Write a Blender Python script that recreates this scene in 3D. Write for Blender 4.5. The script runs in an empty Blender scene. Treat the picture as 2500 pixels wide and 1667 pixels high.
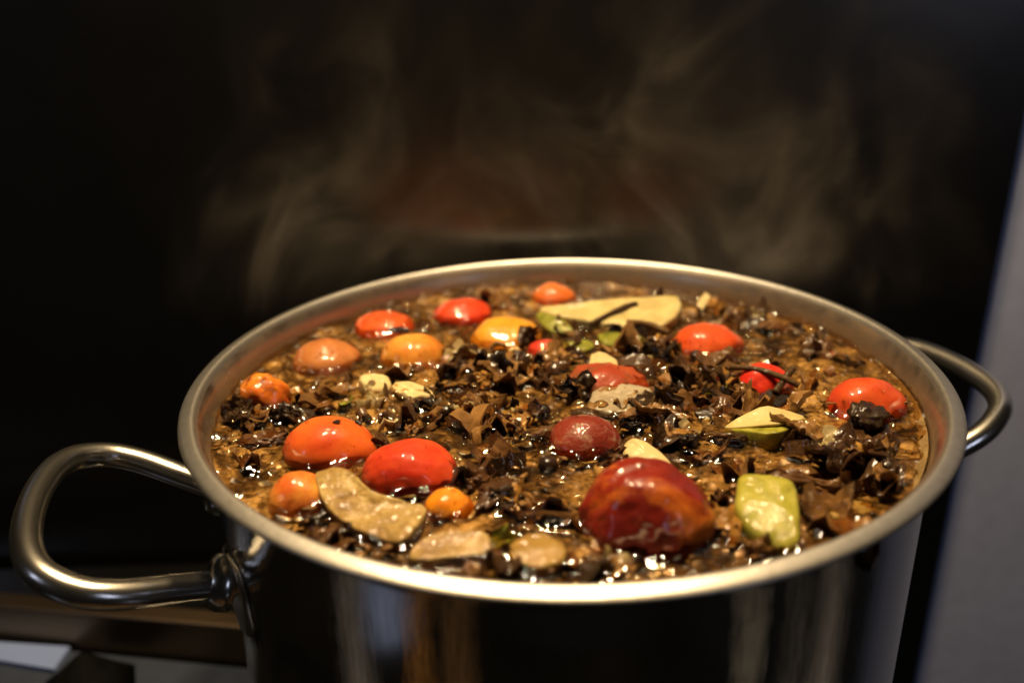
import bpy, bmesh, math, random
import numpy as np
from mathutils import Vector, Matrix, noise
R = math.radians
rnd = random.Random(7)
sc = bpy.context.scene
COL = sc.collection

# ------------------------------------------------------------------ camera
RIM = 0.200            # height of the pot rim above the stove, metres
ZL = RIM - 0.013       # level of the broth
cam_d = bpy.data.cameras.new('camera')
cam = bpy.data.objects.new('camera', cam_d); COL.objects.link(cam)
pitch, roll = 0.38552644, -0.02883654
fwd = Vector((0, math.cos(pitch), -math.sin(pitch)))
up0 = Vector((0, math.sin(pitch), math.cos(pitch)))
rt = Vector((1, 0, 0)) * math.cos(roll) + up0 * math.sin(roll)
up = up0 * math.cos(roll) - Vector((1, 0, 0)) * math.sin(roll)
m = Matrix((rt, up, -fwd)).transposed().to_4x4()
CAMPOS = Vector((-0.01890112, -0.30332333, RIM + 0.13203504))
m.translation = CAMPOS
cam.matrix_world = m
cam_d.sensor_width = 36.0; cam_d.lens = 36.0 * 2094.83 / 2500.0
cam_d.clip_start = 0.01; cam_d.clip_end = 50
cam_d.dof.use_dof = True; cam_d.dof.focus_distance = 0.300; cam_d.dof.aperture_fstop = 4.8
sc.camera = cam

# ------------------------------------------------------------------ world and lamps
w = bpy.data.worlds.new('World'); sc.world = w; w.use_nodes = True
w.node_tree.nodes['Background'].inputs[0].default_value = (0.9, 0.85, 0.8, 1)
w.node_tree.nodes['Background'].inputs[1].default_value = 0.004

def lamp(name, loc, target, power, color, size, size_y=None, shape='DISK', spread=180):
    d = bpy.data.lights.new(name, 'AREA'); d.energy = power; d.color = color
    d.shape = shape; d.size = size
    if size_y: d.size_y = size_y
    d.spread = R(spread)
    o = bpy.data.objects.new(name, d); COL.objects.link(o)
    o.location = loc
    o.rotation_euler = (Vector(target) - Vector(loc)).to_track_quat('-Z', 'Y').to_euler()
    return o
WARM = (1.0, 0.74, 0.42)
lamp('hood_lamp', (-0.145, 0.045, RIM + 0.62), (-0.05, -0.02, RIM), 3.9, WARM, 0.065)
lamp('hood_lamp', (0.065, 0.045, RIM + 0.62), (-0.02, -0.02, RIM), 3.9, WARM, 0.065)
COOL = (0.62, 0.70, 1.0)
lamp('window_light', (-1.15, -0.75, RIM + 0.55), (0, 0, RIM - 0.05), 0.45, COOL, 0.22, 0.3, 'RECTANGLE')
lamp('window_light', (0.95, -1.2, RIM + 0.45), (0.1, 0, RIM - 0.05), 0.75, COOL, 0.18, 0.45, 'RECTANGLE')

sc.view_settings.view_transform = 'Standard'; sc.view_settings.look = 'None'
sc.view_settings.gamma = 1; sc.view_settings.exposure = 0.32
sc.view_settings.use_curve_mapping = False
sc.render.engine = 'CYCLES'
cy = sc.cycles
cy.use_denoising = True
cy.max_bounces = 8; cy.diffuse_bounces = 3; cy.glossy_bounces = 5; cy.transmission_bounces = 4
cy.volume_bounces = 0; cy.caustics_reflective = False; cy.caustics_refractive = False
cy.sample_clamp_indirect = 6.0
cy.volume_step_rate = 2.0; cy.volume_max_steps = 32

# ------------------------------------------------------------------ helpers
def tag(o, label=None, cat=None, group=None, kind=None):
    if label: o['label'] = label
    if cat: o['category'] = cat
    if group: o['group'] = group
    if kind: o['kind'] = kind
    return o
def empty(name, loc=(0, 0, 0)):
    o = bpy.data.objects.new(name, None); o.location = loc; o.empty_display_size = 0.02
    COL.objects.link(o); return o
def mesh_obj(name, verts, faces, mat, parent=None, smooth=True):
    me = bpy.data.meshes.new(name); me.from_pydata(verts, [], faces); me.update()
    if smooth:
        me.polygons.foreach_set('use_smooth', [True] * len(me.polygons))
    if mat: me.materials.append(mat)
    o = bpy.data.objects.new(name, me); COL.objects.link(o)
    if parent: o.parent = parent
    return o
def nz(v, s=1.0, seed=0.0):
    return noise.noise(Vector((v[0] * s + seed * 13.7, v[1] * s - seed * 7.3, v[2] * s + seed * 3.1)))
def fbm(v, s, seed, octv=4):
    a, t, f = 1.0, 0.0, s
    for _ in range(octv):
        t += a * nz(v, f, seed); a *= 0.5; f *= 2.03
    return t
def lathe(name, prof, mat, parent, n=160, z0=0.0, close=False):
    vs, fs = [], []
    k = len(prof)
    for i in range(n):
        a = 2 * math.pi * i / n
        for r_, z_ in prof: vs.append((r_ * math.cos(a), r_ * math.sin(a), z_ + z0))
    for i in range(n):
        j = (i + 1) % n
        for q in range(k - 1):
            fs.append((i * k + q, j * k + q, j * k + q + 1, i * k + q + 1))
    return mesh_obj(name, vs, fs, mat, parent)
def tube(name, pts, rad, mat, parent=None, n=16, caps=True):
    pts = [Vector(p) for p in pts]; vs, fs = [], []
    rads = rad if isinstance(rad, (list, tuple)) else [rad] * len(pts)
    t = (pts[1] - pts[0]).normalized()
    nrm = t.orthogonal().normalized()
    for i, p in enumerate(pts):
        a = pts[max(i - 1, 0)]; b = pts[min(i + 1, len(pts) - 1)]
        t2 = (b - a).normalized(); q = t.rotation_difference(t2); nrm = (q @ nrm).normalized(); t = t2
        bi = t.cross(nrm)
        for k in range(n):
            an = 2 * math.pi * k / n
            vs.append(p + (nrm * math.cos(an) + bi * math.sin(an)) * rads[i])
    for i in range(len(pts) - 1):
        for k in range(n):
            fs.append((i * n + k, i * n + (k + 1) % n, (i + 1) * n + (k + 1) % n, (i + 1) * n + k))
    if caps:
        fs.append(tuple(range(n))[::-1]); fs.append(tuple(range((len(pts) - 1) * n, len(pts) * n)))
    return mesh_obj(name, vs, fs, mat, parent)
def chaikin(P, n=3):
    P = [Vector(p) for p in P]
    for _ in range(n):
        Q = [P[0]]
        for a, b in zip(P[:-1], P[1:]): Q += [a * .75 + b * .25, a * .25 + b * .75]
        P = Q + [P[-1]]
    return P
def closed_chaikin(P, n=2):
    P = [Vector(p) for p in P]
    for _ in range(n):
        Q = []
        for i in range(len(P)):
            a, b = P[i], P[(i + 1) % len(P)]
            Q += [a * .8 + b * .2, a * .2 + b * .8]
        P = Q
    return P
def box(name, x0, x1, y0, y1, z0, z1, mat, parent=None, bev=0.0):
    bm = bmesh.new(); bmesh.ops.create_cube(bm, size=1)
    for v in bm.verts:
        v.co = Vector(((x0 + x1) / 2 + v.co.x * (x1 - x0), (y0 + y1) / 2 + v.co.y * (y1 - y0), (z0 + z1) / 2 + v.co.z * (z1 - z0)))
    if bev: bmesh.ops.bevel(bm, geom=bm.edges[:], offset=bev, segments=3, affect='EDGES', profile=0.5)
    me = bpy.data.meshes.new(name); bm.to_mesh(me); bm.free()
    if mat: me.materials.append(mat)
    o = bpy.data.objects.new(name, me); COL.objects.link(o)
    if parent: o.parent = parent
    return o

# ------------------------------------------------------------------ materials
class NT:
    def __init__(s, name):
        s.m = bpy.data.materials.new(name); s.m.use_nodes = True
        s.t = s.m.node_tree; s.p = s.t.nodes['Principled BSDF']; s.out = s.t.nodes['Material Output']
        s.tc = None
    def n(s, kind, **kw):
        x = s.t.nodes.new(kind)
        for k, v in kw.items(): setattr(x, k, v)
        return x
    def l(s, a, b): s.t.links.new(a, b)
    def coord(s, scale=(1, 1, 1), rnd_off=True):
        tc = s.n('ShaderNodeTexCoord'); mp = s.n('ShaderNodeMapping')
        mp.inputs['Scale'].default_value = scale
        s.l(tc.outputs['Object'], mp.inputs['Vector'])
        if rnd_off:
            oi = s.n('ShaderNodeObjectInfo'); mu = s.n('ShaderNodeMath', operation='MULTIPLY'); mu.inputs[1].default_value = 37.0
            s.l(oi.outputs['Random'], mu.inputs[0]); s.l(mu.outputs[0], mp.inputs['Location'])
        return mp.outputs[0]
    def noise(s, vec, scale, detail=4, rough=.55, dist=0.0):
        x = s.n('ShaderNodeTexNoise'); x.inputs['Scale'].default_value = scale; x.inputs['Detail'].default_value = detail
        x.inputs['Roughness'].default_value = rough; x.inputs['Distortion'].default_value = dist
        s.l(vec, x.inputs['Vector']); return x.outputs['Fac']
    def ramp(s, fac, stops, interp='LINEAR'):
        x = s.n('ShaderNodeValToRGB'); x.color_ramp.interpolation = interp
        e = x.color_ramp.elements
        while len(e) < len(stops): e.new(0.5)
        for el, (p, c) in zip(e, stops):
            el.position = p; el.color = (*c, 1) if len(c) == 3 else c
        s.l(fac, x.inputs['Fac']); return x.outputs['Color']
    def mix(s, fac, a, b):
        x = s.n('ShaderNodeMix', data_type='RGBA')
        for sock, v in ((x.inputs[0], fac), (x.inputs[6], a), (x.inputs[7], b)):
            if isinstance(v, (int, float)): sock.default_value = v
            elif isinstance(v, tuple): sock.default_value = (*v, 1)
            else: s.l(v, sock)
        return x.outputs[2]
    def bump(s, h, strength=.3, dist=.001, prev=None):
        x = s.n('ShaderNodeBump'); x.inputs['Strength'].default_value = strength; x.inputs['Distance'].default_value = dist
        s.l(h, x.inputs['Height'])
        if prev: s.l(prev, x.inputs['Normal'])
        return x.outputs[0]
    def set(s, **kw):
        for k, v in kw.items():
            i = s.p.inputs[k.replace('_', ' ')]
            if isinstance(v, (int, float)): i.default_value = v
            elif isinstance(v, tuple): i.default_value = (*v, 1) if len(v) == 3 and i.type == 'RGBA' else v
            else: s.l(v, i)
        return s

def mat_steel(name, col, rough, brush=None, bump=.0, aniso=0.0):
    t = NT(name); v = t.coord((1, 1, 1), False)
    t.set(Base_Color=col, Metallic=1.0)
    f = t.noise(v, 9, 5, .6)
    rr = t.n('ShaderNodeMapRange'); rr.inputs['To Min'].default_value = rough * .75; rr.inputs['To Max'].default_value = rough * 1.3
    t.l(f, rr.inputs['Value']); t.set(Roughness=rr.outputs[0])
    if brush:
        b = t.noise(t.coord(brush, False), 60, 3, .6)
        t.set(Normal=t.bump(b, bump, .0004))
    return t.m
M_BODY = mat_steel('polished_steel', (.60, .585, .56), .07, (30, 30, .25), .12)
M_HANDLE = mat_steel('satin_steel', (.74, .70, .62), .24, (20, 20, 20), .04)
M_RAIL = mat_steel('rail_steel', (.20, .14, .085), .36, (4, 60, 60), .2)
def mat_rim():
    t = NT('brushed_rim_steel')
    f = t.noise(t.coord((1, 1, 1), False), 260, 4, .6)
    t.set(Base_Color=t.ramp(f, [(.3, (.60, .57, .52)), (.75, (.72, .69, .64))]), Metallic=1.0, Roughness=.42)
    sp = t.noise(t.coord((1, 1, 1), False), 420, 3, .7)
    t.set(Base_Color=t.mix(t.ramp(sp, [(.66, (0, 0, 0)), (.74, (.8, .8, .8))]), t.ramp(f, [(.3, (.47, .44, .39)), (.75, (.56, .53, .48))]), (.18, .11, .055)))
    br = t.noise(t.coord((1, 1, 12), False), 110, 3, .6)
    t.set(Normal=t.bump(f, .15, .0005, t.bump(br, .12, .0006))); return t.m
M_RIM = mat_rim()
def mat_inner():
    t = NT('stained_inner_steel'); v = t.coord((1, 1, 1), False)
    a = t.noise(v, 26, 3, .5, .5); b = t.noise(v, 120, 3, .5)
    f = t.n('ShaderNodeMath', operation='MULTIPLY'); t.l(a, f.inputs[0]); t.l(b, f.inputs[1])
    sz = t.n('ShaderNodeSeparateXYZ'); t.l(v, sz.inputs[0])
    zr = t.n('ShaderNodeMapRange'); zr.inputs['From Min'].default_value = RIM - .003; zr.inputs['From Max'].default_value = RIM - .011; zr.inputs['To Min'].default_value = -.02; zr.inputs['To Max'].default_value = .22
    t.l(sz.outputs[2], zr.inputs['Value'])
    fa = t.n('ShaderNodeMath', operation='ADD'); t.l(f.outputs[0], fa.inputs[0]); t.l(zr.outputs[0], fa.inputs[1]); f = fa
    film = t.ramp(f.outputs[0], [(.10, (.1, .1, .1)), (.52, (1, 1, 1))])
    t.set(Base_Color=t.mix(film, (.42, .345, .27), (.25, .155, .08)), Roughness=.32)
    met = t.ramp(f.outputs[0], [(.10, (1, 1, 1)), (.52, (.45, .45, .45))])
    t.set(Metallic=met, Normal=t.bump(f.outputs[0], .18, .0006)); return t.m
M_INNER = mat_inner()
def mat_plain(name, col, rough=.5, metallic=0.0, ior=1.45, nscale=None, var=.15, bump=0):
    t = NT(name); t.set(Roughness=rough, Metallic=metallic, IOR=ior)
    if nscale:
        f = t.noise(t.coord((1, 1, 1), False), nscale, 5)
        t.set(Base_Color=t.ramp(f, [(.3, tuple(c * (1 - var) for c in col)), (.7, tuple(min(1, c * (1 + var)) for c in col))]))
        if bump: t.set(Normal=t.bump(f, bump, .001))
    else: t.set(Base_Color=col)
    return t.m
M_GLASS = mat_plain('black_glass', (.004, .004, .004), .06, 0, 1.62, 6, .5, .01)
M_SPLASH = mat_plain('steamed_black_glass', (.004, .004, .004), .27, 0, 1.75, 6, .5, .01)
M_WALL = mat_plain('grey_painted_board', (.52, .58, .82), .55, 0, 1.45, 90, .06, .03)
M_IRON = mat_plain('cast_iron', (.003, .003, .003), .7, 0, 1.12, 300, .4, .3)
M_REFLECTION = mat_plain('painted_reflection_blue', (.20, .27, .52), .25, 0, 1.5, 30, .05)  # pale blue colour stands in for a bright reflection on the stove
M_STONE = mat_plain('grey_steel_sheet', (.030, .038, .060), .6, 0, 1.25, 60, .15, .02)
M_STREAKG = mat_plain('grey_streak', (.085, .088, .11), .5)  # this and the next three colour the added reflector strips
M_STREAKB = mat_plain('bronze_streak', (.075, .045, .022), .5)
M_STREAKW = mat_plain('pale_streak', (.75, .78, .85), .5)
M_STREAKO = mat_plain('copper_streak', (.90, .46, .14), .45, .3)

def mat_tomato(name, top, low, rough=.16, blotch=None, nscale=70, bump=.03, sss=.35, pale=None, spec=.5):
    t = NT(name); v = t.coord((1, 1, 1))
    f = t.noise(v, nscale, 4, .55, .4)
    col = t.ramp(f, [(.32, low), (.68, top)])
    if blotch:
        g = t.noise(v, nscale * 1.7, 5, .6, .8)
        col = t.mix(t.ramp(g, [(.54, (0, 0, 0)), (.66, (1, 1, 1))]), col, blotch)
    f3 = t.noise(v, nscale * 5, 4, .6, .3)
    col = t.mix(t.ramp(f3, [(.52, (0, 0, 0)), (.80, (.35, .35, .35))]), col, tuple(c * .55 for c in low))
    sp = t.n('ShaderNodeTexVoronoi'); sp.inputs['Scale'].default_value = 420
    t.l(v, sp.inputs['Vector'])
    col = t.mix(t.ramp(sp.outputs['Distance'], [(.05, (.6, .6, .6)), (.16, (0, 0, 0))]), col, tuple(c * .25 for c in low))
    t.set(Base_Color=col, Roughness=.42, Specular_IOR_Level=.18, Coat_Weight=.65 if rough < .4 else .4, Coat_Roughness=rough * .22)
    t.set(Subsurface_Weight=sss, Subsurface_Radius=(1.0, .3, .1), Subsurface_Scale=.004)
    h = t.noise(v, 650, 4, .6); h2 = t.noise(v, 160, 3, .5)
    nb = t.bump(h, bump * 1.6 + .03, .0006, t.bump(h2, bump * 1.5 + .03, .0015))
    t.set(Normal=nb); t.set(Coat_Normal=t.bump(h2, bump * 1.5 + .05, .0015))
    return t.m
def mat_wet(name, stops, rough=.3, bump=.5, coat=.7, bs=700, cs=120, obj_random=True, sss=0.0):
    """wet organic stuff: colour drifts inside a piece and from piece to piece"""
    t = NT(name); v = t.coord((1, 1, 1))
    f = t.noise(v, cs, 5, .6, .6)
    if obj_random:
        oi = t.n('ShaderNodeObjectInfo'); a = t.n('ShaderNodeMath', operation='MULTIPLY_ADD')
        a.inputs[1].default_value = .55; t.l(oi.outputs['Random'], a.inputs[0])
        b = t.n('ShaderNodeMath', operation='MULTIPLY'); b.inputs[1].default_value = .5; t.l(f, b.inputs[0]); t.l(b.outputs[0], a.inputs[2])
        f = a.outputs[0]
    t.set(Base_Color=t.ramp(f, stops), Roughness=rough + .15, Specular_IOR_Level=.12, Coat_Weight=coat, Coat_Roughness=.05, Coat_IOR=1.42)
    if sss: t.set(Subsurface_Weight=sss, Subsurface_Radius=(1, .6, .25), Subsurface_Scale=.003)
    h = t.noise(v, bs, 5, .6, .3); h2 = t.noise(v, bs * .3, 3, .5)
    nb = t.bump(h, bump, .0008, t.bump(h2, bump, .002))
    t.set(Normal=nb); t.set(Coat_Normal=t.bump(t.noise(v, 340, 2, .5, .2), .8, .0016))
    return t.m
M_SCRAP = mat_wet('wet_mushroom', [(.12, (.012, .006, .003)), (.35, (.050, .022, .007)), (.6, (.13, .060, .017)), (.9, (.30, .15, .040))], .4, .6, .9, 800, 260)
M_BLACK = mat_wet('wet_black_mushroom', [(.2, (.008, .005, .003)), (.6, (.032, .016, .006)), (.9, (.085, .042, .014))], .35, .5, .9, 800, 260)
M_OCHRE = mat_wet('wet_ochre_rind', [(.2, (.16, .075, .014)), (.55, (.36, .17, .03)), (.9, (.50, .29, .06))], .3, .35)
M_PLUM = mat_wet('wet_plum_brown', [(.2, (.028, .012, .005)), (.6, (.085, .037, .013)), (.9, (.17, .078, .026))], .3, .6, .7, 500, 200)
M_PEPPER = mat_wet('peppercorn', [(.2, (.006, .004, .003)), (.7, (.022, .012, .008)), (1, (.045, .022, .012))], .2, .5)
M_TWIG = mat_wet('wet_twig', [(.2, (.035, .017, .006)), (.7, (.11, .055, .016)), (1, (.2, .11, .03))], .4, .6, .4, 700, 200)
M_CREAM = mat_wet('cream_flesh', [(.25, (.36, .27, .09)), (.55, (.54, .43, .175)), (.85, (.64, .53, .25))], .33, .2, .4, 500, 90, False, .15)
M_BEIGE = mat_wet('beige_spongy_flesh', [(.3, (.16, .085, .018)), (.5, (.33, .205, .058)), (.68, (.48, .335, .115))], .38, 1.0, .6, 420, 150, False, .1)
M_TANCHUNK = mat_wet('tan_chunk', [(.25, (.14, .075, .014)), (.5, (.27, .155, .03)), (.8, (.38, .24, .055))], .25, .3, .6, 400, 90, False, .15)
M_GREEN = mat_wet('yellow_green_skin', [(.25, (.15, .14, .012)), (.5, (.33, .30, .038)), (.75, (.47, .41, .085))], .18, .12, .8, 400, 130, False, .1)
M_OLIVE = mat_wet('olive_green_peel', [(.2, (.07, .075, .010)), (.5, (.19, .19, .022)), (.8, (.33, .31, .05))], .22, .3, .6, 400, 150, False)
M_ONION = mat_wet('cooked_onion', [(.2, (.20, .14, .055)), (.5, (.32, .24, .105)), (.8, (.45, .36, .18))], .2, .25, .7, 400, 90, False, .2)
M_GREY = mat_wet('grey_ribbed_flesh', [(.2, (.18, .13, .075)), (.5, (.34, .27, .17)), (.8, (.48, .40, .27))], .2, .5, .8, 420, 110, False)
M_GARLIC = mat_wet('garlic_cream', [(.2, (.52, .38, .16)), (.6, (.66, .52, .25)), (.9, (.74, .62, .36))], .2, .1, .6, 300, 60, False, .2)

def mat_broth():
    t = NT('broth'); v = t.coord((1, 1, 1), False)
    big = t.noise(v, 32, 4, .6, .7); mid = t.noise(v, 130, 6, .68, .9); fine = t.noise(v, 520, 5, .7, .5)
    a = t.n('ShaderNodeMath', operation='MULTIPLY_ADD'); a.inputs[1].default_value = .50; t.l(big, a.inputs[0])
    b = t.n('ShaderNodeMath', operation='MULTIPLY_ADD'); b.inputs[1].default_value = .52; t.l(mid, b.inputs[0])
    c = t.n('ShaderNodeMath', operation='MULTIPLY'); c.inputs[1].default_value = .12; t.l(fine, c.inputs[0])
    t.l(c.outputs[0], b.inputs[2]); t.l(b.outputs[0], a.inputs[2])
    col = t.ramp(a.outputs[0], [(.46, (.014, .009, .004)), (.52, (.046, .029, .012)), (.565, (.12, .080, .033)), (.61, (.29, .215, .098)), (.675, (.60, .49, .26))])
    t.set(Base_Color=col, Roughness=.45, Specular_IOR_Level=.25, Coat_Weight=.7, Coat_IOR=1.36, Coat_Roughness=.05)
    h1 = t.noise(v, 240, 3, .5, .3); h2 = t.noise(v, 700, 3, .6)
    t.set(Normal=t.bump(h2, .25, .0006)); t.set(Coat_Normal=t.bump(h1, .45, .0012))
    return t.m
M_BROTH = mat_broth()
def mat_film(name, tint, rough, bump, ior=1.36):
    t = NT(name); t.t.nodes.remove(t.p)
    tr = t.n('ShaderNodeBsdfTransparent'); tr.inputs[0].default_value = (*tint, 1)
    gl = t.n('ShaderNodeBsdfGlossy'); gl.inputs['Roughness'].default_value = rough
    fr = t.n('ShaderNodeFresnel'); fr.inputs['IOR'].default_value = ior
    mx = t.n('ShaderNodeMixShader'); t.l(fr.outputs[0], mx.inputs[0]); t.l(tr.outputs[0], mx.inputs[1]); t.l(gl.outputs[0], mx.inputs[2])
    if bump:
        nb = t.bump(t.noise(t.coord((1, 1, 1), False), 330, 2, .5, .2), bump, .0010)
        t.l(nb, gl.inputs['Normal']); t.l(nb, fr.inputs['Normal'])
    t.l(mx.outputs[0], t.out.inputs['Surface']); return t.m
M_FILM = mat_film('clear_broth', (.86, .70, .49), .02, 0, 1.55)
M_BUBBLE = mat_film('bubble_film', (.97, .92, .80), .03, 0, 1.33)
M_FOAM = mat_wet('tan_foam', [(.2, (.11, .065, .022)), (.5, (.22, .14, .052)), (.8, (.34, .23, .09))], .5, .8, .15, 900, 160, False, .1)

# ------------------------------------------------------------------ setting
box('splashback', -0.95, 0.2566, 0.1610, 0.1670, -0.60, 0.75, M_SPLASH)['kind'] = 'structure'
box('side_wall', 0.2566, 0.95, 0.1640, 0.1840, -0.60, 0.75, M_WALL, None, .0015)['kind'] = 'structure'

stove = empty('stove')
tag(stove, 'dark stove top with a steel rear rail behind the pot, bottom left', 'stove')
box('glass_top', -0.50, 0.165, -0.33, 0.155, -0.030, 0.0, M_GLASS, stove, .002)
ra = math.atan2(-0.0243, 0.1464)
def stovebox(name, l0, l1, d0, d1, z0, z1, mat, bev=.001):
    o = box(name, l0, l1, d0, d1, z0, z1, mat, stove, bev)
    o.location = (-0.312, 0.0834, 0); o.rotation_euler = (0, 0, ra); return o
stovebox('rear_rail', -.14, .30, .0, .012, .0005, .0275, M_RAIL, .0015)
stovebox('steel_strip', -.14, .30, -.034, -.002, .0005, .0030, M_STONE)
# black foot of the pan support and an added plate painted as a bright reflection
foot = tube('pan_support_foot', [(-.2440, .0440, .0035), (-.2440, .0452, .012), (-.2439, .0466, .0235)], [.027, .016, .003], M_IRON, stove, 6)
def slab(name, poly, z0, z1, mat, parent=None):
    n = len(poly)
    vs = [(x, y, z0) for x, y in poly] + [(x, y, z1) for x, y in poly]
    fs = [tuple(range(n))[::-1], tuple(range(n, 2 * n))] + [(i, (i + 1) % n, n + (i + 1) % n, n + i) for i in range(n)]
    return mesh_obj(name, vs, fs, mat, parent, False)
slab('reflection_plate', [(-.345, .0835), (-.2668, .0735), (-.2672, .0565), (-.338, .0735)], .0032, .0060, M_REFLECTION, stove)
# unseen strips added on the stove so the polished pot mirrors streaks
for az, r0, r1, wd, mt in ((-140, .20, .36, .0016, M_STREAKO), (-34, .20, .36, .0014, M_STREAKW), (-20, .20, .34, .004, M_STREAKG), (-6, .20, .36, .014, M_STREAKG), (-127, .20, .36, .009, M_STREAKB), (-163, .20, .36, .012, M_STREAKG)):
    a = R(az); e = Vector((math.cos(a), math.sin(a), 0)); t_ = Vector((-math.sin(a), math.cos(a), 0))
    o0 = Vector((math.cos(a * .42 - 0.9), math.sin(a * .42 - 0.9), 0)) * .1315 if mt not in (M_STREAKO, M_STREAKW) else (Vector((-.046, -.123, 0)) if az < -90 else Vector((.042, -.125, 0)))
    pl = [o0 + e * (r0 - .17) + t_ * wd, o0 + e * (r0 - .17) - t_ * wd, o0 + e * (r1 - .10) - t_ * wd, o0 + e * (r1 - .10) + t_ * wd]
    pl = [(p.x, p.y) for p in pl]
    slab('streak_reflector', pl[::-1], .0005, .003, mt, stove)

# ------------------------------------------------------------------ the pot
pot = empty('stock_pot')
tag(pot, 'large polished steel stock pot full of simmering broth', 'pot')
lathe('pot_wall', [(0.0001, .0020), (.120, .0020), (.127, .004), (.1305, .009), (.1315, .016), (.1315, RIM - .020), (.1315, RIM - .0110), (.1317, RIM - .0065), (.1324, RIM - .0040), (.1338, RIM - .0027), (.1360, RIM - .0021)], M_BODY, pot, 192)
lathe('inner_wall', [(.1300, .02), (.1300, RIM - .030), (.1301, RIM - .018), (.1303, RIM - .013), (.1308, RIM - .0085), (.1317, RIM - .0046), (.1326, RIM - .0026), (.1335, RIM - .0014)], M_INNER, pot, 192)
lathe('rim', [(.1335, RIM - .0014), (.1341, RIM - .0004), (.1347, RIM + .0003), (.1353, RIM + .0006), (.1361, RIM + .0005), (.1374, RIM + .0001), (.1386, RIM - .0003),
              (.1395, RIM - .0007), (.1400, RIM - .0012), (.1397, RIM - .0018), (.1385, RIM - .0019), (.1360, RIM - .0021)], M_RIM, pot, 224)
def handle(al, z0, s, w0, e1, w1, e2, w2):
    al = R(al)
    e = Vector((math.cos(al), math.sin(al), 0)); t = Vector((-math.sin(al), math.cos(al), 0))
    pl = [(.129, w0), (.130 + (e1 - .130) * .5, w0 + (w1 - w0) * .45), (e1, w1 * .97 + .03 * w0), (.5 * (e1 + e2), w1), (e2, w2), (e2 + .004, 0)]
    pl = pl + [(a, -b) for a, b in pl[::-1][1:]]
    pts = [e * a + t * b + Vector((0, 0, RIM + z0 + s * (a - .13))) for a, b in pl]
    h = tube('handle', chaikin(pts, 4), .0047, M_HANDLE, pot, 20)
    for sg in (1, -1):
        root = e * .130 + t * (w0 * sg) + Vector((0, 0, RIM + z0))
        an = math.atan2(root.y, root.x); rad = Vector((math.cos(an), math.sin(an), 0))
        d = (e * (1 - .0) + Vector((0, 0, s))).normalized()
        # flared six-sided socket
        tube('socket', [root - d * .001, root + d * .003, root + d * .0065, root + d * .0078], [.0095, .0098, .0085, .0062], M_HANDLE, h, 8)
        # welded mounting plate that hugs the wall
        vs, fs = [], []; NU, NV = 10, 12
        for lay, rr in ((0, .1317), (1, .1329)):
            for i in range(NU + 1):
                for j in range(NV + 1):
                    u_, v_ = i / NU * 2 - 1, j / NV * 2 - 1
                    k_ = math.sqrt(max(0, 1 - (abs(v_) ** 2.4))) if lay == 0 else math.sqrt(max(0, 1 - (abs(v_) ** 2.4))) * .92
                    aa = an + u_ * k_ * .115
                    vs.append((rr * math.cos(aa), rr * math.sin(aa), RIM + z0 - .004 + v_ * (.0165 if lay == 0 else .0152)))
        W_ = (NV + 1); L_ = (NU + 1) * W_
        for i in range(NU):
            for j in range(NV):
                a0 = L_ + i * W_ + j; fs.append((a0, a0 + W_, a0 + W_ + 1, a0 + 1))
        for i in range(NU):
            for j in (0, NV): a0 = i * W_ + j; fs.append((a0, a0 + W_, L_ + a0 + W_, L_ + a0))
        for j in range(NV):
            for i in (0, NU): a0 = i * W_ + j; fs.append((a0, a0 + 1, L_ + a0 + 1, L_ + a0))
        mesh_obj('mounting_plate', vs, fs, M_HANDLE, h)
    return h
handle(-162.65, -.0474, .427, .0299, .1608, .0443, .1863, .0329)
handle(15.98, -.0557, .4265, .0359, .1543, .0425, .1871, .0320)

# ------------------------------------------------------------------ what floats in the broth (millimetres from the pot axis, height above the broth)
TOM = {
 'T1': (-84.3, -41.2, -0.6, 16.3, 13.0, 12.2), 'T2': (-54.0, -61.4, 0.0, 16.1, 12.8, 12.6), 'T3': (-86.4, -74.2, -1.1, 10.4, 9.3, 10.9),
 'T4': (4.2, -43.2, 0.0, 12.7, 12.1, 10.7), 'T5': (17.9, -91.4, 0.0, 20.3, 17.2, 19.5), 'T6': (-79.8, 75.6, 0.0, 14.5, 13.1, 7.7),
 'T7': (-43.3, 87.6, 0.0, 15.0, 13.5, 8.9), 'T8': (-62.5, 38.3, 0.0, 14.4, 13.0, 11.1), 'T9': (-100.4, 38.2, -2.2, 15.0, 13.5, 11.2),
 'T10': (-22.3, 59.2, -0.9, 16.7, 15.0, 9.3), 'T11': (-115.8, -2.3, 0.0, 10.1, 9.1, 12.5), 'T12': (65.3, 41.5, -1.2, 15.6, 13.3, 11.5),
 'T13': (77.9, -1.1, -1.1, 11.7, 9.4, 10.8), 'T14': (109.9, -20.9, -1.2, 14.7, 11.7, 12.2), 'T15': (2.3, 108.8, -0.9, 11.4, 10.2, 9.3),
 'T16': (17.4, 6.6, -3.3, 17.2, 13.7, 11.1), 'T17': (-4.6, 40.3, -1.3, 9.2, 7.4, 6.7), 'T18': (-39.9, -80.3, -0.8, 7.5, 6.8, 7.6),
}
OR, RD, YL = (.74, .155, .012), (.62, .050, .010), (.80, .30, .025)
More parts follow.
